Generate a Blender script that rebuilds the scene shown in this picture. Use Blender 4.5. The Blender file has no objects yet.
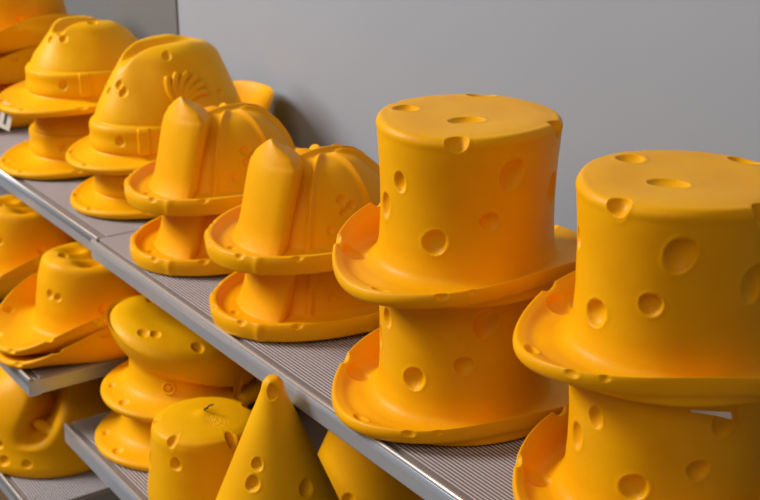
import bpy, math, random
import numpy as np
from mathutils import Vector
rnd = random.Random(7)
COL = bpy.context.scene.collection
D2R = math.pi / 180

# ---------------------------------------------------------------- materials
def new_mat(name):
    m = bpy.data.materials.new(name); m.use_nodes = True
    nt = m.node_tree; b = nt.nodes['Principled BSDF']
    return m, nt, b

def foam(name, col, rough=.42, sss=.12):
    m, nt, b = new_mat(name)
    N = nt.nodes; L = nt.links
    tc = N.new('ShaderNodeTexCoord')
    n1 = N.new('ShaderNodeTexNoise'); n1.inputs['Scale'].default_value = 14; n1.inputs['Detail'].default_value = 4
    L.new(tc.outputs['Object'], n1.inputs['Vector'])
    cr = N.new('ShaderNodeValToRGB')
    cr.color_ramp.elements[0].position = .3; cr.color_ramp.elements[1].position = .75
    cr.color_ramp.elements[0].color = (col[0]*.93, col[1]*.88, col[2]*.8, 1)
    cr.color_ramp.elements[1].color = (min(1, col[0]*1.03), col[1]*1.08, col[2]*1.3, 1)
    L.new(n1.outputs['Fac'], cr.inputs['Fac']); L.new(cr.outputs['Color'], b.inputs['Base Color'])
    n2 = N.new('ShaderNodeTexNoise'); n2.inputs['Scale'].default_value = 420; n2.inputs['Detail'].default_value = 3
    n3 = N.new('ShaderNodeTexNoise'); n3.inputs['Scale'].default_value = 45; n3.inputs['Detail'].default_value = 3
    L.new(tc.outputs['Object'], n2.inputs['Vector']); L.new(tc.outputs['Object'], n3.inputs['Vector'])
    bm1 = N.new('ShaderNodeBump'); bm1.inputs['Strength'].default_value = .12; bm1.inputs['Distance'].default_value = .0008
    bm2 = N.new('ShaderNodeBump'); bm2.inputs['Strength'].default_value = .25; bm2.inputs['Distance'].default_value = .0015
    L.new(n2.outputs['Fac'], bm1.inputs['Height']); L.new(n3.outputs['Fac'], bm2.inputs['Height'])
    L.new(bm1.outputs['Normal'], bm2.inputs['Normal']); L.new(bm2.outputs['Normal'], b.inputs['Normal'])
    b.inputs['Roughness'].default_value = rough
    b.inputs['Subsurface Weight'].default_value = sss
    b.inputs['Subsurface Radius'].default_value = (1, .45, .1)
    b.inputs['Subsurface Scale'].default_value = .006
    b.inputs['Specular IOR Level'].default_value = .14
    return m

def plain(name, col, rough=.5, metal=0., noise=0., scale=30):
    m, nt, b = new_mat(name)
    N = nt.nodes; L = nt.links
    tc = N.new('ShaderNodeTexCoord')
    n1 = N.new('ShaderNodeTexNoise'); n1.inputs['Scale'].default_value = scale; n1.inputs['Detail'].default_value = 4
    L.new(tc.outputs['Object'], n1.inputs['Vector'])
    cr = N.new('ShaderNodeValToRGB')
    cr.color_ramp.elements[0].color = tuple(c*(1-noise) for c in col) + (1,)
    cr.color_ramp.elements[1].color = tuple(min(1, c*(1+noise)) for c in col) + (1,)
    L.new(n1.outputs['Fac'], cr.inputs['Fac']); L.new(cr.outputs['Color'], b.inputs['Base Color'])
    b.inputs['Roughness'].default_value = rough; b.inputs['Metallic'].default_value = metal
    return m

YEL = foam('cheese_yellow_foam', (.93, .435, .001))
YEL2 = foam('cheese_lemon_foam', (.93, .462, .0015))
METAL = plain('shelf_aluminium', (.45, .53, .66), .30, .5, .05, 60)
GROOVE = plain('groove_shade', (.27, .23, .22), .5, .2, .1)  # dark tone stands in for the shade between the shelf ribs
BEAD = plain('polished_bead', (.92, .94, .98), .34, .85, .02)
METTOP = plain('shelf_ribbed_aluminium', (.62, .60, .66), .42, .15, .05, 40)
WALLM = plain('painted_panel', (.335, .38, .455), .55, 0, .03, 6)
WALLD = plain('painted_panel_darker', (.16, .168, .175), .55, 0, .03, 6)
WALLLOW = plain('shaded_back_panel', (.07, .05, .035), .6, 0, .05, 6)  # near-black brown carries the shade below the upper shelf
DARK = plain('dark_steel', (.06, .055, .05), .6, .2, .1)
FLOORM = plain('floor_wood', (.20, .12, .06), .5, 0, .1, 8)
PAPER = plain('tag_paper', (.72, .70, .64), .7, 0, .03)
INK = plain('tag_ink', (.05, .05, .07), .7)
FILM = plain('tape_film', (.75, .72, .72), .3)
FILM.node_tree.nodes['Principled BSDF'].inputs['Alpha'].default_value = .6
STRING = plain('black_cord', (.01, .009, .008), .6)

# ---------------------------------------------------------------- object helpers
def link_mesh(name, V, F, mat, parent=None, smooth=True, normals=None):
    me = bpy.data.meshes.new(name)
    me.from_pydata([tuple(v) for v in V], [], [tuple(f) for f in F])
    me.update()
    me.polygons.foreach_set('use_smooth', [smooth]*len(me.polygons))
    if normals is not None:
        me.normals_split_custom_set_from_vertices([tuple(n) for n in normals])
    me.materials.append(mat)
    o = bpy.data.objects.new(name, me); COL.objects.link(o)
    if parent: o.parent = parent
    return o

def empty(name, loc=(0, 0, 0), rz=0):
    o = bpy.data.objects.new(name, None); COL.objects.link(o)
    o.empty_display_size = .05
    o.location = loc; o.rotation_euler = (0, 0, rz*D2R)
    return o

def copy_tree(o, parent=None):
    c = o.copy(); COL.objects.link(c); c.parent = parent
    for ch in list(o.children): copy_tree(ch, c)
    return c

def tag(o, label, cat='hat', group=None):
    o['label'] = label; o['category'] = cat
    if group: o['group'] = group

def catmull(pts, ds):
    """pts: list of (r, z, label, ds_factor).  Round where points are spread, crisp where they are close."""
    P = np.array([(p[0], p[1]) for p in pts], float)
    out = []; lab = []
    n = len(P)
    for i in range(n-1):
        p0 = P[max(i-1, 0)]; p1 = P[i]; p2 = P[i+1]; p3 = P[min(i+2, n-1)]
        d = max(np.linalg.norm(p2-p1), 1e-6)
        d0 = max(np.linalg.norm(p1-p0), 1e-6); d3 = max(np.linalg.norm(p3-p2), 1e-6)
        # tangent = length-weighted average direction, scaled to the segment
        t1 = ((p2-p1)/d*d0 + (p1-p0)/d0*d)/(d+d0) if i > 0 else (p2-p1)/d
        t2 = ((p3-p2)/d3*d + (p2-p1)/d*d3)/(d+d3) if i < n-2 else (p2-p1)/d
        m1 = t1*d; m2 = t2*d
        if pts[i][2].startswith('_'): m1 = m2 = p2-p1
        step = ds*(pts[i][3] if len(pts[i]) > 3 else 1)
        k = max(1, int(math.ceil(d/step)))
        for j in range(k):
            t = j/k
            out.append((2*t**3-3*t**2+1)*p1 + (t**3-2*t**2+t)*m1 + (-2*t**3+3*t**2)*p2 + (t**3-t**2)*m2)
            lab.append(pts[i][2])
    out.append(P[-1]); lab.append(pts[-1][2])
    return np.array(out), lab

def smooth01(x): x = np.clip(x, 0, 1); return x*x*(3-2*x)

class Shell:
    """A hollow moulded hat: one closed skin (outside, brim edge, underside, head cavity)
    over an angle x profile grid, later separated into its parts."""
    def __init__(s, outer, inner, nphi=300, ds=.002):
        pts = [(p[0], p[1], p[2], 1) for p in outer] + [(p[0], p[1], p[2], 4) for p in inner]
        prof, lab = catmull(pts, ds)
        s.lab = np.array(lab); s.prof = prof
        s.nouter = sum(1 for l in lab if not l.startswith('_'))
        s.n = nphi; s.m = len(prof)
        s.phi = np.linspace(0, 2*math.pi, nphi, endpoint=False)
        s.R0 = np.repeat(prof[:, 0][:, None], nphi, 1); s.Z0 = np.repeat(prof[:, 1][:, None], nphi, 1)
        s.PH = np.repeat(s.phi[None, :], s.m, 0)
        s.P = np.stack([s.R0*np.cos(s.PH), s.R0*np.sin(s.PH), s.Z0], -1)
        s.outer = np.arange(s.m) < s.nouter
    def oval(s, crown, brim, rc, rb):
        t = smooth01((s.R0-rc)/(rb-rc))
        s.P[..., 0] *= crown[0]*(1-t)+brim[0]*t
        s.P[..., 1] *= crown[1]*(1-t)+brim[1]*t
    def normals(s):
        dp = np.roll(s.P, -1, 1)-np.roll(s.P, 1, 1)
        dsv = np.empty_like(s.P); dsv[1:-1] = s.P[2:]-s.P[:-2]; dsv[0] = s.P[1]-s.P[0]; dsv[-1] = s.P[-1]-s.P[-2]
        n = np.cross(dsv, dp)
        n /= np.maximum(np.linalg.norm(n, axis=-1, keepdims=True), 1e-12)
        return n
    def find(s, target, rows=None):
        d = np.linalg.norm(s.P-np.array(target), axis=-1)
        d = np.where(s.outer[:, None], d, 9)
        i = np.unravel_index(np.argmin(d), d.shape)
        return i
    def side(s, phi, z):
        """outer wall point at an azimuth (degrees) and height"""
        j = int(round((phi*D2R) % (2*math.pi)/(2*math.pi)*s.n)) % s.n
        col = s.P[:, j]
        ok = s.outer & (s.lab != 'brim')
        d = np.where(ok, np.abs(col[:, 2]-z) - .15*np.hypot(col[:, 0], col[:, 1]), 9)
        return int(np.argmin(d)), j
    def carve(s, idx, a, b, depth, rot=0, direction=None, soft=.15):
        N = s.N0
        C = s.P0[idx]; n = N[idx] if direction is None else np.array(direction, float)
        n = n/np.linalg.norm(n)
        zax = np.array([0, 0, 1.]) if abs(n[2]) < .9 else np.array([0, 1., 0])
        u = np.cross(zax, n); u /= np.linalg.norm(u); v = np.cross(n, u)
        c, si = math.cos(rot*D2R), math.sin(rot*D2R)
        u, v = u*c+v*si, v*c-u*si
        rel = s.P-C
        U = rel@u; V = rel@v; W = rel@n
        c3 = depth*1.5; w0 = c3-depth
        k = math.sqrt(1-(w0/c3)**2)
        th = np.arctan2(V/b, U/a); sd = float(C[0]*317+C[2]*211)
        q = ((U/(a/k))**2+(V/(b/k))**2)*(1+.13*np.sin(2*th+sd)+.09*np.sin(3*th+2*sd))
        tgt = w0-c3*np.sqrt(np.clip(1-q, 0, 1))
        ok = (q < 1) & (W > tgt) & (W < w0+c3+.02) & s.outer[:, None]
        dw = np.where(ok, W-tgt, 0)
        # raised soft lip round the hole
        q2 = (U/a)**2+(V/b)**2
        lip = .0004*np.exp(-((np.sqrt(q2)-1.12)/.14)**2)*((np.abs(W) < .01) & s.outer[:, None] & (q2 > 1))
        s.P = s.P-dw[..., None]*n+lip[..., None]*n
    def freeze(s):
        s.N0 = s.normals(); s.P0 = s.P.copy()
    def finish(s, root, mat, relabel=None, names=None):
        N = s.normals()
        V = s.P.reshape(-1, 3); NN = N.reshape(-1, 3)
        m, n = s.m, s.n
        i = np.arange(m-1)[:, None]*n; j = np.arange(n)[None, :]; j2 = (j+1) % n
        F = np.stack([i+j, i+n+j, i+n+j2, i+j2], -1)      # (m-1, n, 4)
        flab = np.repeat(s.lab[:-1][:, None], n, 1).astype(object)
        if relabel: flab = relabel(s, flab)
        amap = {'_under': 'brim', '_in': 'crown'}
        amap.update(names or {})
        for k, v in amap.items(): flab[flab == k] = v
        objs = {}
        for l in sorted(set(flab.ravel())):
            faces = F[flab == l]
            caps = []
            if l == 'crown':
                caps = [tuple(range(n))[::1], tuple(range((m-1)*n, m*n))[::-1]]
            used = np.unique(np.concatenate([faces.ravel()]+[np.array(c) for c in caps])) if caps else np.unique(faces)
            rm = np.full(len(V), -1); rm[used] = np.arange(len(used))
            FL = [tuple(f) for f in rm[faces]]+[tuple(rm[list(c)]) for c in caps]
            objs[l] = link_mesh(l, V[used], FL, mat, root, True, NN[used])
        return objs
    def project(s, p, h=0.):
        i = s.find(p); q = s.P[i]; n = s.Nf[i]
        p = np.array(p, float)
        return p-n*np.dot(p-q, n)+n*h, n
    def ready(s): s.Nf = s.normals()
    def frame(s, phi, z):
        i = s.side(phi, z); C = s.P[i]; n = s.Nf[i]
        u = np.cross([0, 0, 1.], n); u /= np.linalg.norm(u); v = np.cross(n, u)
        return C, u, v, n

def tube(path, radii, nseg=10, flat=1.0, ups=None):
    V = []; F = []
    P = [np.array(p, float) for p in path]; n = len(P)
    for i in range(n):
        t = P[min(i+1, n-1)]-P[max(i-1, 0)]; t /= np.linalg.norm(t)
        up = np.array(ups[i] if ups is not None else (0, 0, 1.), float)
        a = np.cross(t, up)
        if np.linalg.norm(a) < 1e-6: a = np.cross(t, (1., 0, 0))
        a /= np.linalg.norm(a); b = np.cross(a, t)
        for k in range(nseg):
            an = 2*math.pi*k/nseg
            V.append(P[i]+radii[i]*(math.cos(an)*a+flat*math.sin(an)*b))
    for i in range(n-1):
        for k in range(nseg):
            k2 = (k+1) % nseg
            F.append((i*nseg+k, i*nseg+k2, (i+1)*nseg+k2, (i+1)*nseg+k))
    F.append(tuple(range(nseg))[::-1]); F.append(tuple(range((n-1)*nseg, n*nseg)))
    return V, F

def join(parts):
    V = []; F = []
    for v, f in parts:
        o = len(V); V += list(v); F += [tuple(i+o for i in q) for q in f]
    return V, F

def bevel_box(name, lo, hi, mat, parent=None, w=.001, seg=2):
    x0, y0, z0 = lo; x1, y1, z1 = hi
    V = [(x, y, z) for x in (x0, x1) for y in (y0, y1) for z in (z0, z1)]
    F = [(0, 1, 3, 2), (4, 6, 7, 5), (0, 4, 5, 1), (2, 3, 7, 6), (0, 2, 6, 4), (1, 5, 7, 3)]
    o = link_mesh(name, V, F, mat, parent, False)
    md = o.modifiers.new('bevel', 'BEVEL'); md.width = w; md.segments = seg
    return o

def patch(S, phi, z, w, h, thick, nx=10, nz=8, skew=0., sink=.003):
    """a rounded raised pad that follows the hat's wall"""
    C, u, v, n = S.frame(phi, z)
    V = []; F = []
    for lay in (0, 1, 2):
        for i in range(nx+1):
            for j in range(nz+1):
                a = -1+2*i/nx; b = -1+2*j/nz
                k = 1.0 if lay < 2 else .86
                p = C+u*(a*w/2*k)+v*(b*h/2*k+a*skew)
                hh = (-sink, thick*.6, thick)[lay]
                q, nn = S.project(p, hh); V.append(q)
    st = (nx+1)*(nz+1); idx = lambda l, i, j: l*st+i*(nz+1)+j
    for i in range(nx):
        for j in range(nz):
            F.append((idx(2, i, j), idx(2, i+1, j), idx(2, i+1, j+1), idx(2, i, j+1)))
            F.append((idx(0, i, j), idx(0, i, j+1), idx(0, i+1, j+1), idx(0, i+1, j)))
    ring = [(i, 0) for i in range(nx)]+[(nx, j) for j in range(nz)]+[(i, nz) for i in range(nx, 0, -1)]+[(0, j) for j in range(nz, 0, -1)]
    for l in (0, 1):
        for k in range(len(ring)):
            a = ring[k]; b = ring[(k+1) % len(ring)]
            F.append((idx(l, *a), idx(l, *b), idx(l+1, *b), idx(l+1, *a)))
    return V, F

# ================================================================ the hats
# local axes: front of the hat is -Y, z = 0 is the plane it rests on
def make_top_hat(name='top_hat'):
    H = .165
    outer = [(.0008, H, 'crown'), (.04, H, 'crown'), (.080, H-.0005, 'crown'), (.0885, H-.002, 'crown'), (.0915, H-.0065, 'crown'),
             (.0910, H-.015, 'crown'), (.0885, .115, 'crown'), (.0875, .085, 'crown'), (.0880, .050, 'crown'), (.0900, .030, 'crown'),
             (.0935, .0205, 'brim'), (.101, .0150, 'brim'), (.114, .0130, 'brim'), (.130, .0125, 'brim'), (.1415, .0150, 'brim'),
             (.1475, .0150, 'brim'), (.1500, .0105, 'brim'), (.1490, .0040, 'brim'), (.1460, .0008, 'brim')]
    inner = [(.140, .0000, '_under'), (.108, .0000, '_under'), (.0945, .001, '_in'), (.0925, .006, '_in'), (.082, .035, '_in'), (.076, .08, '_in'),
             (.074, .14, '_in'), (.070, .148, '_in'), (.04, .150, '_in'), (.0008, .150, '_in')]
    S = Shell(outer, inner, 440, .0016)
    S.oval((1.0, 1.02), (.865, .948), .10, .14)
    # brim curls up along both sides, dips at front and back
    t = np.clip((S.R0-.098)/(.152-.098), 0, 1.1)
    near = S.P[..., 0] > 0
    S.P[..., 2] += np.where(near, .018, .042)*np.abs(np.cos(S.PH))**2.2*t**1.6
    S.P[..., 0] *= 1-np.where(near, .15, .06)*np.abs(np.cos(S.PH))**2*t**1.5
    S.P[..., 2] += .0012*np.sin(S.PH*5+.4)*t
    # hand-moulded: slightly slumped top
    top = smooth01((S.Z0-.10)/.06)*(S.outer[:, None])
    S.P[..., 2] += top*(.0012*np.sin(S.PH*2+1)+.0008*np.cos(3*S.PH))*np.clip(S.R0/.09, 0, 1)
    S.freeze()
    side = lambda phi, z, a, b, d, rot=0: S.carve(S.side(phi, z), a, b, d, rot)
    for (phi, z, a, b, d, rot) in TOP_SIDE: side(phi, z, a, b, d, rot)
    for (x, y, a, b, d, rot) in TOP_TOP: S.carve(S.find((x, y, H)), a, b, d, rot)
    for (phi, a, b, d) in TOP_EDGE:
        p = (.091*math.cos(phi*D2R), .091*math.sin(phi*D2R)*1.03, H-.002)
        S.carve(S.find(p), a, b, d, 0, (math.cos(phi*D2R), math.sin(phi*D2R), .55))
    for (phi, r, a, b, d, rot) in TOP_BRIM:
        j = int(round((phi*D2R) % (2*math.pi)/(2*math.pi)*S.n)) % S.n
        rows = np.where((S.lab == 'brim') & (S.prof[:, 1] > .006))[0]
        i = rows[np.argmin(np.abs(S.prof[rows, 0]-r))]
        S.carve((i, j), a, b, d, rot)
    root = empty(name)
    S.finish(root, YEL)
    return root

TOP_SIDE = [(-11, .127, .0120, .0165, .0075, -22), (-85, .112, .0085, .0100, .0050, 0), (-24, .080, .0095, .0100, .0060, 0),
            (-58, .058, .0140, .0112, .0075, 30), (-103, .080, .0100, .0140, .0055, -5), (30, .100, .0120, .0160, .0060, -10),
            (85, .06, .012, .012, .006, 0), (110, .12, .013, .014, .006, 20), (150, .07, .012, .012, .006, 0), (190, .12, .014, .011, .006, 0), (-135, .11, .010, .012, .006, 0), (60, .125, .009, .010, .005, 0)]
TOP_TOP = [(-.050, -.043, .0135, .0125, .0050, 55), (.018, -.018, .0180, .0115, .0045, 55), (-.054, .058, .0145, .0110, .005, 55)]
TOP_EDGE = [(-45, .0105, .0130, .0085), (31, .0110, .0130, .0090), (-158, .010, .010, .004)]
TOP_BRIM = [(-75, .139, .012, .006, .0040, 10), (-125, .120, .014, .010, .0030, 20), (-131, .1485, .009, .008, .0050, 0), (-168, .148, .011, .009, .008, 0),
            (-30, .1495, .004, .004, .002, 0), (-43, .1495, .007, .004, .0025, 0), (40, .146, .010, .008, .006, 0), (100, .140, .012, .010, .005, 0), (145, .147, .009, .008, .006, 0)]

def fedora_crease(S, H, depth, ft, bk):
    x = S.P[..., 0]; y = S.P[..., 1]
    up = smooth01((S.Z0-.065)/(H-.065))
    o = 1.0
    # long teardrop crease along the top, two front pinches, taller front
    S.P[..., 2] -= o*depth*np.exp(-(x/.020)**4)*np.exp(-((y+.012)/.060)**4)*smooth01((S.Z0-(H-.035))/.03)
    pinch = np.exp(-((y+.062)/.030)**2)*up
    S.P[..., 0] *= 1-.30*pinch
    S.P[..., 2] += up*(-ft*y-bk*np.clip(y-.03, 0, 1))
    S.P[..., 1] += -.010*up

def make_fedora(name='fedora_hat', plume=True, zs=1., ys=1., taper=0., curl=.045, cs=1., xs=1., lean=0., front=1., ft=.10, bk=.25):
    H = .160
    outer = [(.0008, H, 'crown'), (.03, H, 'crown'), (.052, H-.003, 'crown'), (.064, H-.011, 'crown'), (.072, H-.030, 'crown'), (.0805, .095, 'crown'),
             (.0865, .070, 'crown'), (.0875, .0660, 'crown'), (.0900, .0650, 'hat_band'), (.0915, .0635, 'hat_band'), (.0935, .045, 'hat_band'), (.0945, .0285, 'hat_band'),
             (.0938, .0260, 'hat_band'), (.0920, .0250, 'brim'), (.0935, .0220, 'brim'), (.100, .0180, 'brim'), (.118, .0140, 'brim'), (.134, .0130, 'brim'), (.1415, .0130, 'brim'), (.145, .0090, 'brim'), (.144, .0035, 'brim'), (.141, .0008, 'brim')]
    inner = [(.135, .0, '_under'), (.106, .0, '_under'), (.098, .0030, '_in'), (.091, .03, '_in'), (.0845, .06, '_in'), (.075, .09, '_in'), (.065, .112, '_in'), (.050, .122, '_in'), (.02, .124, '_in'), (.0008, .124, '_in')]
    S = Shell(outer, inner, 360, .0018)
    S.oval((.98*xs, 1.16*ys*cs), (.90, 1.13*ys), .10, .14)
    kk = smooth01((S.Z0-.065)/.1); S.P[..., 0] *= 1-taper*kk; S.P[..., 1] *= 1-taper*kk
    S.P[..., 1] += lean*kk
    S.P[..., 1] = np.where((S.P[..., 1] < 0) & (S.R0 > .098), S.P[..., 1]*(1-(1-front)*np.clip((S.R0-.098)/.04, 0, 1)), S.P[..., 1])
    S.P[..., 2] += (zs-1)*np.clip(S.Z0-.06, 0, 1)*1.5
    fedora_crease(S, H, .020, ft, bk)
    t = np.clip((S.R0-.098)/(.15-.098), 0, 1)
    sn = np.sin(S.PH)
    S.P[..., 2] += curl*smooth01((sn-.15)/.85)*t**1.5          # back brim turned up
    S.P[..., 2] += .010*np.cos(S.PH)**2*t**1.5
    S.P[..., 2] -= 0.0*t
    S.freeze()
    for (phi, z, a, b, d) in [(-72, .122, .0070, .0075, .0045), (-63, .114, .0075, .008, .0045), (-87, .112, .006, .007, .004), (-57, .045, .0075, .0075, .0045),
                              (30, .1, .007, .007, .003), (100, .08, .008, .008, .004), (-120, .085, .008, .007, .004), (170, .08, .008, .008, .004)]:
        S.carve(S.side(phi, z), a, b, d)
    for (x, y, a, b, d) in [(-.045, -.055, .007, .009, .005), (.045, -.02, .007, .009, .004), (-.03, .03, .007, .007, .003)]:
        S.carve(S.find((x, y, H)), a, b, d)
    for (phi, r) in [(-75, .140), (-110, .135), (-35, .143), (20, .14), (150, .14)]:
        rows = np.where((S.lab == 'brim') & (S.prof[:, 1] > .006))[0]
        i = rows[np.argmin(np.abs(S.prof[rows, 0]-r))]; j = int((phi*D2R) % (2*math.pi)/(2*math.pi)*S.n)
        S.carve((i, j), .007, .006, .003)
    S.ready()
    root = empty(name)
    S.finish(root, YEL2)
    v, f = patch(S, -38, .047, .018, .040, .0045); link_mesh('bow', v, f, YEL2, root)
    if not plume: return root
    # plume: fan of curved ridges above the band
    C, u, vv, n = S.frame(-9, .100)
    parts = []
    for k in range(6):
        a0 = -42+k*17
        path = []; rad = []; ups = []
        for i in range(12):
            t_ = i/11; an = (a0+28*t_)*D2R
            L_ = .052*(1-.06*abs(k-2.5))
            p = C+u*(math.sin(an)*L_*t_+ .002*(k-2.5))+vv*(math.cos(an)*L_*t_-.004)
            q, nn = S.project(p, .0015); path.append(q); ups.append(nn)
            rad.append(.0020+.0036*math.sin(math.pi*min(1, t_*.62+.12)))
        parts.append(tube(path, rad, 10, .8, ups))
    v, f = join(parts); link_mesh('feather', v, f, YEL2, root)
    return root

def make_helmet(name='firefighter_helmet'):
    H = .114
    outer = [(.0008, H, 'crown'), (.02, H-.0015, 'crown'), (.045, H-.008, 'crown'), (.066, H-.024, 'crown'), (.081, H-.045, 'crown'), (.0880, H-.062, 'crown'), (.0925, .038, 'crown'),
             (.0950, .030, 'crown'), (.099, .0205, 'brim'), (.106, .0170, 'brim'), (.122, .0150, 'brim'), (.134, .0165, 'brim'), (.1390, .0215, 'brim'), (.1420, .0235, 'brim'), (.1465, .0230, 'brim'), (.1485, .0195, 'brim'),
             (.1485, .0060, 'brim'), (.1470, .0015, 'brim')]
    inner = [(.142, .0, '_under'), (.110, .0, '_under'), (.1, .0008, '_in'), (.096, .006, '_in'), (.086, .04, '_in'), (.070, .070, '_in'), (.03, .090, '_in'), (.0008, .092, '_in')]
    S = Shell(outer, inner, 360, .0018)
    S.oval((.84, .98), (.80, 1.04), .10, .14)
    t = np.clip((S.R0-.105)/(.15-.105), 0, 1)
    S.P[..., 2] += (.006*np.cos(S.PH)**2)*t
    x = S.P[..., 0]; y = S.P[..., 1]
    # ribs: fore-and-aft comb and ribs running down the sides, blended into the crown
    up = S.outer[:, None]*smooth01((.105-S.R0)/.008)
    ph = S.PH/D2R
    disp = 0*x
    for c in (-42, 12, 62, 118, 168, 222):
        dd = np.abs((ph-c+180) % 360-180)*D2R*S.R0
        disp = np.maximum(disp, .0058*np.exp(-(dd/.0042)**2)*smooth01((S.R0-.006)/.02))
    comb = .0062*np.exp(-(x/.0050)**2)
    disp = np.maximum(disp, comb)
    N = S.normals()
    S.P = S.P+N*(disp*up)[..., None]
    # scalloped outer rim
    edge = S.outer[:, None]*smooth01((S.R0-.140)/.006)
    for c in (-60, -5, 50, 120, 180, -120):
        dd = np.abs((ph-c+180) % 360-180)*D2R*.15
        S.P[..., :2] *= (1+.014*np.exp(-(dd/.006)**2)*edge)[..., None]
    S.freeze()
    for (phi, z, a, b, d) in [(-14, .072, .0065, .0070, .0045), (-6, .064, .0060, .0060, .004), (-12, .058, .0075, .0055, .004), (-25, .04, .005, .006, .003), (70, .09, .008, .008, .004), (150, .08, .008, .008, .004)]:
        S.carve(S.side(phi, z), a, b, d)
    for (phi, r) in [(-100, .147), (-70, .147), (-95, .125), (-40, .147), (-130, .147), (60, .146)]:
        rows = np.where((S.lab == 'brim') & (S.prof[:, 1] > .006))[0]
        i = rows[np.argmin(np.abs(S.prof[rows, 0]-r))]; j = int((phi*D2R) % (2*math.pi)/(2*math.pi)*S.n)
        S.carve((i, j), .006, .005, .003)
    S.carve(S.find((.006, .035, H)), .006, .008, .0045)
    S.ready()
    root = empty(name)
    S.finish(root, YEL)
    # front shield: pointed plate standing up from the brim, backed by a wedge that runs into the crown
    nz = 40; nx = 28
    V = []; F = []
    ZT = .142
    def wid(z):       # half width of the plate at a height
        zs = [.010, .018, .032, .055, .080, .098, .112, .122, .130, .136, .1395, .142]
        ws = [.055, .052, .0500, .0490, .0500, .0500, .0475, .0380, .0235, .0120, .0060, .0008]
        return float(np.interp(z, zs, ws))
    zz = np.concatenate([np.linspace(.010, .11, 22), np.linspace(.1125, ZT, 20)])
    nl = 14
    for z in zz:
        w = wid(z); lean = -.114+.24*(z-.015)
        if z < .04: lean -= (.04-z)**2*8
        tp = min(1, (ZT-z)/.035+.02)**.6
        for k in range(nx+1):              # front face, bowed
            a = -1+2*k/nx
            V.append((w*a, lean+.016*a*a*min(1, w/.045)**1.5+.004*max(0, (abs(a)-.75)/.25)**2*min(1, w/.03)+.010*(1-tp), z))
        for k in range(1, nl):            # back: tapers towards the crown
            t_ = k/nl
            a = 1-2*t_
            back = .030+.045*max(0, 1-(z-.02)/.12)
            V.append((w*.96*a*(1-.35*(1-a*a)), lean+.010*(1-tp)+(.024*min(1, w/.03)+back*(1-abs(a)**1.6))*tp, z))
    st = nx+1+nl-1
    for i in range(len(zz)-1):
        for k in range(st):
            k2 = (k+1) % st
            F.append((i*st+k, i*st+k2, (i+1)*st+k2, (i+1)*st+k))
    F.append(tuple(range(st))[::-1]); F.append(tuple(range((len(zz)-1)*st, len(zz)*st)))
    sh = link_mesh('front_shield', V, F, YEL, root)
    return root

def make_cone():
    H = .292
    pts = [(.0008, H, 'crown'), (.006, H-.001, 'crown'), (.0105, H-.006, 'crown'), (.0135, H-.016, 'crown')]
    for k in range(1, 9): 
        z = H-.016-k*.033; pts.append((.0135+k*.0131, z, 'crown'))
    pts += [(.1206, .006, 'crown'), (.1195, .001, 'crown')]
    inner = [(.115, 0, '_in'), (.107, .004, '_in'), (.02, .23, '_in'), (.0008, .24, '_in')]
    S = Shell(pts, inner, 300, .002)
    S.freeze()
    S.carve(S.side(-32, H-.0125), .0060, .0095, .005)
    for (phi, z, a, b, d) in [(-58, .204, .0072, .0070, .005), (-60, .185, .0088, .0085, .006), (8, .176, .009, .0095, .006), (-95, .055, .01, .01, .005), (-30, .04, .012, .012, .006), (10, .12, .01, .01, .005), (90, .1, .012, .012, .005), (180, .08, .012, .012, .005)]:
        S.carve(S.side(phi, z), a, b, d)
    root = empty('cone_hat')
    S.finish(root, YEL2)
    return root

def make_pillbox():
    H = .131
    pts = [(.0008, H, 'crown'), (.025, H-.0008, 'crown'), (.048, H-.0035, 'crown'), (.062, H-.0070, 'crown'), (.0690, H-.011, 'crown'), (.0715, H-.017, 'crown'), (.073, H-.03, 'crown'), (.078, .06, 'crown'), (.0815, .006, 'crown'), (.0805, .001, 'crown')]
    inner = [(.076, 0, '_in'), (.07, .004, '_in'), (.058, .100, '_in'), (.048, .110, '_in'), (.0008, .112, '_in')]
    S = Shell(pts, inner, 280, .002)
    S.P[..., 2] += .004*np.exp(-((S.P[..., 0])**2+(S.P[..., 1])**2)/.012**2)*S.outer[:, None]
    # patch of coarse pitting on the top
    S.P[..., 2] -= .0010*S.outer[:, None]*(np.sin(S.P[..., 0]*1300)*np.sin(S.P[..., 1]*1300) > .3)*(S.P[..., 2] > H-.02)*np.exp(-(((S.P[..., 0]-.028)**2+(S.P[..., 1]-.004)**2)/.018**2)**2)
    S.freeze()
    for (phi, a, b, d) in [(-66, .007, .014, .006), (4, .0075, .016, .009), (88, .012, .010, .010), (-118, .006, .012, .005), (150, .009, .009, .006)]:
        p = (.068*math.cos(phi*D2R), .068*math.sin(phi*D2R), H-.010)
        S.carve(S.find(p), a, b, d, 0, (math.cos(phi*D2R), math.sin(phi*D2R), .9))
    for (phi, z, a, b, d) in [(-59, .092, .0085, .0085, .0055), (-108, .072, .009, .011, .005), (15, .06, .009, .01, .005), (60, .09, .01, .01, .005), (170, .07, .01, .01, .005)]:
        S.carve(S.side(phi, z), a, b, d)
    root = empty('pillbox_hat')
    S.finish(root, YEL2)
    path = [(0, 0, H-.004), (-.001, .001, H+.003), (.002, .000, H+.007), (.004, .003, H+.008), (.007, .004, H+.012), (.009, .006, H+.014), (.013, .006, H+.0155), (.015, .008, H+.0165)]
    v, f = tube(path, [.0012, .0012, .0011, .0014, .0010, .0011, .0010, .0006], 8)
    o = link_mesh('hanging_string', v, f, STRING, root); o['label'] = 'short black twisted string'
    return root

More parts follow.
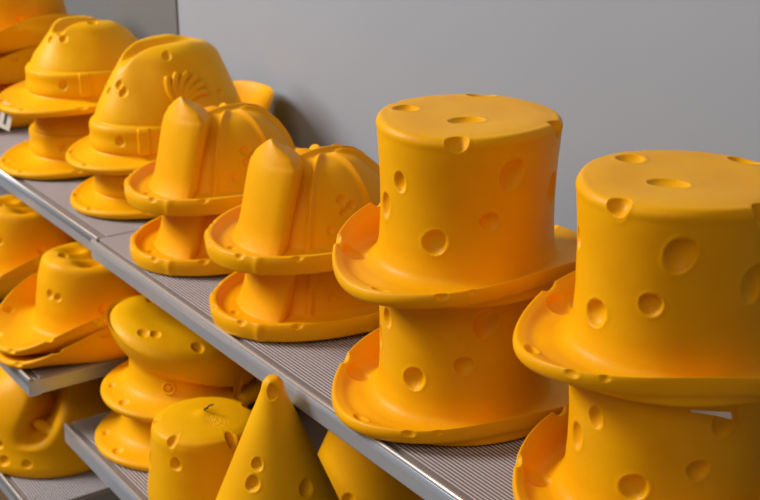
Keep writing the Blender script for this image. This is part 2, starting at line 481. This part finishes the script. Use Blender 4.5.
def make_puffy_cap():
    outer = [(.0008, .1060, 'crown'), (.045, .1050, 'crown'), (.079, .1000, 'crown'), (.096, .0910, 'crown'), (.1035, .0785, 'crown'), (.1020, .0680, 'crown'), (.094, .0590, 'crown'), (.088, .0560, 'crown'),
             (.0795, .0500, 'crown'), (.0780, .0480, 'hat_band'), (.0782, .040, 'hat_band'), (.081, .0300, 'hat_band'), (.086, .0225, 'brim'), (.094, .0175, 'brim'), (.106, .0140, 'brim'), (.114, .0125, 'brim'), (.1185, .0090, 'brim'), (.1180, .0040, 'brim'), (.1155, .0008, 'brim')]
    inner = [(.110, 0, '_under'), (.085, .0, '_under'), (.077, .002, '_in'), (.073, .01, '_in'), (.066, .035, '_in'), (.05, .045, '_in'), (.02, .048, '_in'), (.0008, .048, '_in')]
    return outer, inner

def make_cap(full):
    """full: the complete cap.  Otherwise the lower cap, whose soft top is squashed up inside the hat above."""
    outer, inner = make_puffy_cap()
    if not full:
        outer = [(.0008, .098, 'crown'), (.045, .097, 'crown'), (.060, .090, 'crown'), (.070, .074, 'crown'), (.0765, .0500, 'hat_band')] + outer[10:]
    S = Shell(outer, inner, 300, .002)
    S.oval((1, 1), (.98, 1.02), .09, .12)
    if full:
        k = smooth01((S.Z0-.034)/.042)*S.outer[:, None]
        d = S.P[..., 0]*TILT[0]+S.P[..., 1]*TILT[1]
        flat = smooth01((S.Z0-.070)/.018)
        S.P[..., 2] += -k*d*(.50-.26*flat)+k*.001+.006*flat
        S.P[..., 2] -= k*.010*np.exp(-(((S.P[..., 0]+.01)/.05)**2+((S.P[..., 1])/.05)**2))*smooth01((S.Z0-.082)/.008)
    S.freeze()
    if full:
        for (x, y, a, b, d) in [(.0307, -.0724, .009, .008, .004), (.040, -.0600, .008, .008, .0035), (.078, -.019, .009, .009, .005), (-.056, -.021, .007, .006, .003), (.05, .05, .009, .009, .004), (-.03, .05, .009, .009, .004)]:
            i = S.find((x, y,   .110-.24*(x*TILT[0]+y*TILT[1])-.02*(math.hypot(x, y)/.09)**4))
            S.carve(i, a, b, d)
    for (phi, r, a) in [(-77, .106, .0085), (-110, .102, .007), (20, .105, .009), (120, .1, .009)]:
        rows = np.where((S.lab == 'brim') & (S.prof[:, 1] > .008))[0]
        i = rows[np.argmin(np.abs(S.prof[rows, 0]-r))]; j = int((phi*D2R) % (2*math.pi)/(2*math.pi)*S.n)
        S.carve((i, j), a, a*.8, .0035)
    S.ready()
    root = empty('sailor_cap')
    S.finish(root, YEL2)
    # round raised badge on the band
    C, u, vv, n = S.frame(-42, .036)
    ring = [S.project(C+u*.0085*math.cos(a)+vv*.0085*math.sin(a), .001) for a in np.linspace(0, 2*math.pi, 25)]
    v1 = tube([r[0] for r in ring], [.0016]*25, 8, 1, [r[1] for r in ring])
    dot = patch(S, -42, .036, .006, .007, .0025, 5, 5)
    v, f = join([v1, dot]); link_mesh('badge', v, f, YEL2, root)
    return root
TILT = (.60, .80)
TAGLOC = (-.016, -.157, .014)

def make_cowboy():
    H = .122
    outer = [(.0008, H, 'crown'), (.03, H, 'crown'), (.058, H-.002, 'crown'), (.074, H-.010, 'crown'), (.082, H-.028, 'crown'), (.088, .06, 'crown'), (.092, .033, 'crown'),
             (.097, .0205, 'brim'), (.107, .0160, 'brim'), (.122, .0130, 'brim'), (.148, .0125, 'brim'), (.1560, .0120, 'brim'), (.1590, .0085, 'brim'), (.158, .0035, 'brim'), (.155, .0008, 'brim')]
    inner = [(.148, .0, '_under'), (.105, .0, '_under'), (.090, .002, '_in'), (.0835, .010, '_in'), (.0790, .034, '_in'), (.0740, .060, '_in'), (.0690, .090, '_in'), (.055, .0925, '_in'), (.03, .0925, '_in'), (.0008, .0925, '_in')]
    return outer, inner, H

def cowboy_hat(nested=False):
    outer, inner, H = make_cowboy()
    if nested:       # only its brim shows; its crown is squeezed low inside the hat above
        H = .070
        outer = [(.0008, H, 'crown'), (.03, H, 'crown'), (.050, H-.003, 'crown'), (.060, H-.012, 'crown'), (.066, .040, 'crown'), (.072, .030, 'crown')] + outer[7:]
        inner = [(.148, .0, '_under'), (.105, .0, '_under'), (.080, .002, '_in'), (.070, .010, '_in'), (.055, .034, '_in'), (.045, .050, '_in'), (.0008, .055, '_in')]
    S = Shell(outer, inner, 320, .002)
    S.oval((1.0, 1.17), (.92, 1.12), .097, .15)
    x = S.P[..., 0]; y = S.P[..., 1]
    if not nested:
        k = smooth01((S.Z0-(H-.045))/.035)*S.outer[:, None]
        S.P[..., 2] -= k*.016*np.exp(-(x/.016)**2)*np.exp(-((y-.01)/.075)**4)
        S.P[..., 2] -= k*.018*np.exp(-(((x-.036)/.015)**2+((y+.030)/.026)**2))
        S.P[..., 2] -= k*.018*np.exp(-(((x+.036)/.015)**2+((y+.030)/.026)**2))
        S.P[..., 2] += k*.010*np.exp(-((y+.085)/.05)**2)
    t = np.clip((S.R0-.092)/(.158-.092), 0, 1)
    c = np.abs(np.cos(S.PH))
    S.P[..., 2] += .060*c**2.2*t**1.6
    S.P[..., 0] *= 1-np.where(S.P[..., 0] > 0, .22, .16)*c**2*t**2
    S.freeze()
    if not nested:
        for (x, y, a, b, d) in [(.036, -.030, .008, .007, .006), (-.012, -.060, .008, .007, .005), (-.02, .05, .009, .009, .004)]:
            S.carve(S.find((x, y, H-.01)), a, b, d)
        for (phi, z, a) in [(-72, .080, .007), (-62, .078, .006), (-20, .06, .008), (60, .07, .009), (170, .06, .009)]:
            S.carve(S.side(phi, z), a, a, .004)
    for (phi, r, a) in [(-128, .142, .008), (-100, .150, .010), (-160, .140, .009), (-70, .158, .008), (-45, .157, .008), (-20, .15, .008), (70, .15, .009)]:
        rows = np.where((S.lab == 'brim') & (S.prof[:, 1] > .006))[0]
        i = rows[np.argmin(np.abs(S.prof[rows, 0]-r))]; j = int((phi*D2R) % (2*math.pi)/(2*math.pi)*S.n)
        S.carve((i, j), a, a*.8, .0045)
    root = empty('cowboy_hat')
    S.finish(root, YEL)
    return root

def make_slouch():
    H = .140
    outer = [(.0008, H, 'crown'), (.035, H-.003, 'crown'), (.068, H-.014, 'crown'), (.092, H-.036, 'crown'), (.105, H-.062, 'crown'), (.1095, .052, 'crown'), (.1120, .034, 'crown'), (.1155, .0220, 'brim'), (.1185, .0130, 'brim'), (.1185, .0070, 'brim'), (.117, .003, 'brim'), (.114, .0006, 'brim')]
    inner = [(.110, .0, '_under'), (.095, .0, '_under'), (.080, .004, '_in'), (.030, .018, '_in'), (.02, .022, '_in'), (.0008, .024, '_in')]
    S = Shell(outer, inner, 300, .002)
    S.oval((1.2, 1.2), (1.15, 1.15), .1, .13)
    S.P[..., 2] *= 1.15
    x = S.P[..., 0]; y = S.P[..., 1]
    N = S.normals()
    # a deep soft fold runs down the side, narrowing towards the brim
    ang = (S.PH/D2R+36-(S.Z0-.06)*260+180) % 360-180
    k = smooth01((S.Z0-.040)/.035)*S.outer[:, None]
    fold = np.exp(-(ang*D2R*np.maximum(S.R0, .03)/.015)**2)*smooth01(S.R0/.05)
    S.P = S.P-N*(k*fold*.066)[..., None]
    S.P[..., 2] += k*.010*np.exp(-((ang-38)/24)**2)+k*.008*np.exp(-((ang+42)/28)**2)
    S.freeze()
    for (phi, z, a) in [(-92, .075, .0095), (-110, .055, .009), (-64, .05, .008), (-40, .08, .008), (20, .08, .009), (100, .07, .01), (180, .07, .01)]:
        S.carve(S.side(phi, z), a, a*.9, .0055)
    for (phi, r, a) in [(-76, .112, .009), (-58, .112, .010), (-42, .112, .008), (-110, .112, .008)]:
        rows = np.where((S.lab == 'brim') & (S.prof[:, 1] > .008))[0]
        i = rows[0]; j = int((phi*D2R) % (2*math.pi)/(2*math.pi)*S.n)
        S.carve((i, j), a, a*.8, .0045)
    root = empty('slouch_hat')
    S.finish(root, YEL)
    return root

def place(o, x, y, z, rz=0, rx=0, ry=0):
    o.location = (x, y, z); o.rotation_euler = (rx*D2R, ry*D2R, rz*D2R)

# ---------------------------------------------------------------- placing the stacks
SH = 1.0012      # tops of the ribs of the upper shelf
SHL = 1.0022; YB = .815
th = make_top_hat()
place(th, -.984, .790, SH, -14)
tag(th, 'lower cheese top hat of the middle stack, resting on the ribbed upper shelf', 'hat', 'cheese top hats')
o = copy_tree(th); place(o, -.984, .790, SH+.1510, 0)
tag(o, 'yellow cheese top hat with its whole round top showing, stacked beside the fire helmets', 'hat', 'cheese top hats')
o = copy_tree(th); place(o, -.718, .815, SH, -5)
tag(o, 'bottom cheese top hat at the lower right corner of the photo, mostly cut off', 'hat', 'cheese top hats')
f2 = copy_tree(th); place(f2, -.718, .815, SH+.1480, -38)
tag(f2, 'nearest and largest cheese top hat, upper one of the rightmost stack', 'hat', 'cheese top hats')
v = [(0, 0, 0), (.001, .018, -.001), (.004, .035, .001), (.006, .036, -.010), (.002, .020, -.007), (.0, 0, -.004)]
V = [np.array(p) for p in v]; V2 = [p+np.array((.0004, 0, 0)) for p in V]
F = [tuple(range(6)), tuple(range(11, 5, -1))]+[(i, (i+1) % 6, (i+1) % 6+6, i+6)[::-1] for i in range(6)]
film = link_mesh('tape_scrap', V+V2, F, FILM, f2, False); film.location = (.101, .000, -.003); film.scale = (.9, .9, .5); film['label'] = 'clear plastic scrap sticking out under the brim'

hm = make_helmet()
place(hm, -1.293, YB, SH, 0)
tag(hm, 'lower yellow firefighter helmet hat in the stack beside the top hats', 'hat', 'cheese firefighter helmets')
o = copy_tree(hm); place(o, -1.293, YB-.003, SH+.0860, 2)
tag(o, 'upper yellow firefighter helmet hat in the stack beside the top hats', 'hat', 'cheese firefighter helmets')
o = copy_tree(hm); place(o, -1.545, YB+.008, SH, 0)
tag(o, 'lower yellow firefighter helmet hat in the stack beside the feathered fedora', 'hat', 'cheese firefighter helmets')
o = copy_tree(hm); place(o, -1.545, YB+.005, SH+.0860, 3)
tag(o, 'upper yellow firefighter helmet hat in the stack beside the feathered fedora', 'hat', 'cheese firefighter helmets')

fd = make_fedora('feathered_fedora', True, 1.12, 1.05, .15, .088, 1.12, 1.02, .016, .97, -.05, .20)
place(fd, -1.810, .856, SHL, 0)
tag(fd, 'lower cheese fedora under the feathered one, only its flat brim showing', 'hat', 'tall cheese fedoras')
o = copy_tree(fd); place(o, -1.808, .854, SHL+.070, 0)
tag(o, 'orange yellow cheese fedora with moulded feather and upturned back brim', 'hat', 'tall cheese fedoras')
fl = make_fedora('fedora_hat', False, .84, 1.06, .19, .045, 1.0, 1.07, .014)
place(fl, -2.078, .840, SHL, 8)
tag(fl, 'darker lower cheese fedora just beneath the white paper tag', 'hat', 'low cheese fedoras')
a2 = copy_tree(fl); place(a2, -2.074, .841, SHL+.107, 13)
tag(a2, 'pale yellow cheese fedora with a white paper tag hanging from its brim', 'hat', 'low cheese fedoras')
tg = bevel_box('paper_tag', (-.012, -.0004, -.044), (.012, .0004, 0), PAPER, a2, .0002)
tg['label'] = 'white paper tag with dark print'
tg.location = TAGLOC; tg.rotation_euler = (-.15, .25, 15*D2R)
pr = bevel_box('printed_line', (-.0028, -.0010, -.036), (.0022, -.0004, -.008), INK, tg, .0001); pr['label'] = 'dark printing'

ch = cowboy_hat()
cn = cowboy_hat(True)
LZ1 = .8092
place(cn, -1.772, .709, LZ1, 4)
tag(cn, 'flat nested cheese cowboy hat showing its brim edge on the left middle shelf, nearer stack', 'hat', 'cheese cowboy hats')
place(ch, -1.772, .709, LZ1+.0180, 0)
tag(ch, 'cheese cowboy hat with pinched crown on the left middle shelf near its corner', 'hat', 'cheese cowboy hats')
o = copy_tree(cn); place(o, -2.070, .715, LZ1, 4)
tag(o, 'nested cheese cowboy hat brim at the left border of the photo, middle shelf', 'hat', 'cheese cowboy hats')
o = copy_tree(ch); place(o, -2.070, .715, LZ1+.0180, 8)
tag(o, 'cheese cowboy hat cut by the left border, behind the other cowboy hat', 'hat', 'cheese cowboy hats')
# far stack on the upper shelf
for k in range(3):
    o = copy_tree(cn if k < 2 else ch); place(o, -2.43, .835, SHL+.030+k*.055 if k else SHL, 6*k)
    tag(o, ['lowest brimmed cheese hat of the far stack in the upper left corner',
            'middle brimmed cheese hat of the far stack in the upper left corner',
            'topmost brimmed cheese hat of the far stack in the upper left corner'][k], 'hat', 'brimmed cheese hats of the far stack')

sl = make_slouch(); place(sl, -1.880, .654, .5952)
tag(sl, 'big round cheese hat with a deep fold, on the bottom left shelf', 'hat')

LZ2 = .7242
cl = make_cap(False); place(cl, -1.560, .722, LZ2, 0)
tag(cl, 'lower sailor style cheese cap of which only brim and band show', 'hat', 'sailor style cheese caps')
cu = make_cap(True); place(cu, -1.548, .732, LZ2+.0780, 0)
tag(cu, 'upper sailor style cheese cap with wide tilted puffy top', 'hat', 'sailor style cheese caps')
pb = make_pillbox(); place(pb, -1.371, .672, LZ2)
pb.scale = (.96, .96, .985)
tag(pb, 'round pillbox cheese hat with a black string on its flat top', 'hat')
co = make_cone(); place(co, -1.120, .6335, LZ2+.001)
tag(co, 'tall pointed yellow cheese cone hat in front of the shelf edge', 'hat')
o = copy_tree(co); place(o, -1.262, .875, LZ2, -31); o.scale = (.86, .86, .80)
tag(o, 'shadowed cheese hat behind the pointed cone, under the upper shelf', 'hat')

# ---------------------------------------------------------------- shelves
def shelf(name, x0, x1, yf, yb, z, mat_t, label, thick=.026):
    """ribbed board: ribs run lengthwise; a separate rounded front rail clips on"""
    root = empty(name, (x0, yf, z-thick))
    tag(root, label, 'shelf')
    ox, oy, oz = -x0, -yf, -(z-thick)
    p = []
    y = yb; pitch = .0043
    n = int((yb-(yf+.0105))/pitch)
    top = []
    for i in range(n):
        yy = yb-i*pitch
        top += [(yy, z+.0010), (yy-pitch*.48, z+.0010), (yy-pitch*.52, z-.0036), (yy-pitch*.96, z-.0036)]
    ye = yb-n*pitch
    prof = top+[(ye, z-.0036), (ye-.0006, z-.0036), (ye-.0008, z-.0022), (yf+.0062, z-.0030), (yf+.0062, z-.006), (yb, z-.006)]
    V = []; F = []
    for xx in (x0, x1): V += [(xx+ox, a+oy, b+oz) for a, b in prof]
    m = len(prof)
    for i in range(m):
        j = (i+1) % m; F.append((i, j, m+j, m+i))
    F.append(tuple(range(m))[::-1]); F.append(tuple(range(m, 2*m)))
    bd = link_mesh('ribbed_board', V, F, mat_t, root, False)
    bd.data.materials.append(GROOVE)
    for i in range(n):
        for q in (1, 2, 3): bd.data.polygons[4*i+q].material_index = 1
    for q in range(4*n, 4*n+4): bd.data.polygons[q].material_index = 1  # strip behind the bead takes the same painted shade
    # front rail: bead, upper face, shallow groove, lower face, return lip
    rp = [(yf+.0060, z-.0012), (yf+.0050, z-.0010), (yf+.0040, z-.0012), (yf+.0024, z-.0012), (yf+.0010, z-.0014), (yf+.0004, z-.0018),
          (yf+.0002, z-.0100), (yf, z-thick+.0020), (yf+.0006, z-thick+.0005), (yf+.002, z-thick),
          (yf+.018, z-thick), (yf+.018, z-thick+.0015), (yf+.0022, z-thick+.0015), (yf+.0022, z-.0061), (yf+.0060, z-.0061)]
    V = []; F = []
    for xx in (x0, x1): V += [(xx+ox, a+oy, b+oz) for a, b in rp]
    m = len(rp)
    for i in range(m):
        j = (i+1) % m; F.append((i, j, m+j, m+i))
    F.append(tuple(range(m))[::-1]); F.append(tuple(range(m, 2*m)))
    r = link_mesh('front_rail', V, F, METAL, root, False)
    r['label'] = 'smooth bright metal front edge'
    for i, pl in enumerate(r.data.polygons): pl.use_smooth = i < 6
    vb, fb = tube([(x0+ox, .0030, z+.0002+oz), (x1+ox, .0030, z+.0002+oz)], [.0028, .0028], 20)
    bead = link_mesh('edge_bead', vb, fb, BEAD, root); bead['label'] = 'polished bead along the front edge'
    # end plates and back flange
    for xx, s_ in ((x0, 1), (x1, -1)):
        lo = (min(xx, xx+s_*.0015)+ox, yf+.0023+oy, z-thick+.0016+oz); hi = (max(xx, xx+s_*.0015)+ox, yb+oy, z-.0061+oz)
        bevel_box('end_plate', lo, hi, METAL, root, .0002, 1)
    return root

YW = 1.05
XJ = -1.683
shelf('display_shelf', XJ, .30, .659, YW-.002, 1.0, METTOP, 'upper right ribbed metal shelf under the top hats and fire helmets')
shelf('display_shelf', -3.4, XJ-.0015, .668, YW-.002, 1.001, METTOP, 'upper left metal shelf under the fedoras')
shelf('display_shelf', -3.4, XJ-.0015, .548, YW-.002, .808, METTOP, 'middle left metal shelf under the cowboy hats', .027)
shelf('display_shelf', XJ, .30, .594, YW-.002, .723, METTOP, 'lower right metal shelf under the cone and pillbox hats', .030)
shelf('display_shelf', -3.4, XJ-.0015, .53, YW-.002, .594, METTOP, 'bottom left metal shelf under the big folded hat', .027)

# ---------------------------------------------------------------- the room
def struct(o): o['kind'] = 'structure'; return o
struct(bevel_box('wall_back', (-2.163, YW, .99), (1.2, YW+.02, 2.6), WALLM, None, .002))
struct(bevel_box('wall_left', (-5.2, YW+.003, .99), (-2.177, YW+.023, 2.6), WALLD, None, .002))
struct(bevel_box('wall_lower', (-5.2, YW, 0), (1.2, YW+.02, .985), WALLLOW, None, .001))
struct(bevel_box('trim_1', (-2.22, YW+.0235, .99), (-2.11, YW+.05, 2.6), DARK, None, .001))
struct(bevel_box('floor', (-6, -3.5, -.02), (2.5, YW+.1, 0), FLOORM, None, .001))

# ---------------------------------------------------------------- light
sc = bpy.context.scene
w = bpy.data.worlds.new('world'); sc.world = w; w.use_nodes = True
bg = w.node_tree.nodes['Background']; bg.inputs['Color'].default_value = (1, .87, .74, 1); bg.inputs['Strength'].default_value = .14
def area(name, loc, target, size, power, col):
    l = bpy.data.lights.new(name, 'AREA'); l.shape = 'RECTANGLE'; l.size = size[0]; l.size_y = size[1]; l.energy = power; l.color = col
    o = bpy.data.objects.new(name, l); COL.objects.link(o); o.location = loc
    o.rotation_euler = (Vector(target)-Vector(loc)).to_track_quat('-Z', 'Y').to_euler()
    return o
area('ceiling_light_left', (-3.4, -1.25, 3.0), (-1.3, .8, 1.0), (1.2, 1.0), 140, (1, .97, .92))
area('fill_light_right', (-.4, -1.4, 3.0), (-1.2, .8, 1.0), (1.6, 1.2), 19, (1, .80, .60))  # unseen fill, added to lift and warm the shaded hat sides

# ---------------------------------------------------------------- camera
f = 1300.
pitch = math.atan(483/f); yaw = math.atan(961/math.hypot(f, 483))
fh = Vector((-math.cos(yaw), math.sin(yaw), 0))
fw = fh*math.cos(pitch)+Vector((0, 0, -math.sin(pitch)))
cam = bpy.data.cameras.new('camera'); cam.sensor_width = 36; cam.lens = f/760*36
co_ = bpy.data.objects.new('camera', cam); COL.objects.link(co_); co_.location = (0, 0, 1.64)
co_.rotation_euler = fw.to_track_quat('-Z', 'Y').to_euler()
cam.clip_start = .05
cam.dof.use_dof = True; cam.dof.focus_distance = 1.27; cam.dof.aperture_fstop = 9.0
sc.camera = co_
sc.view_settings.view_transform = 'Standard'; sc.view_settings.look = 'None'
sc.view_settings.exposure = -.13; sc.view_settings.gamma = 1; sc.view_settings.use_curve_mapping = False
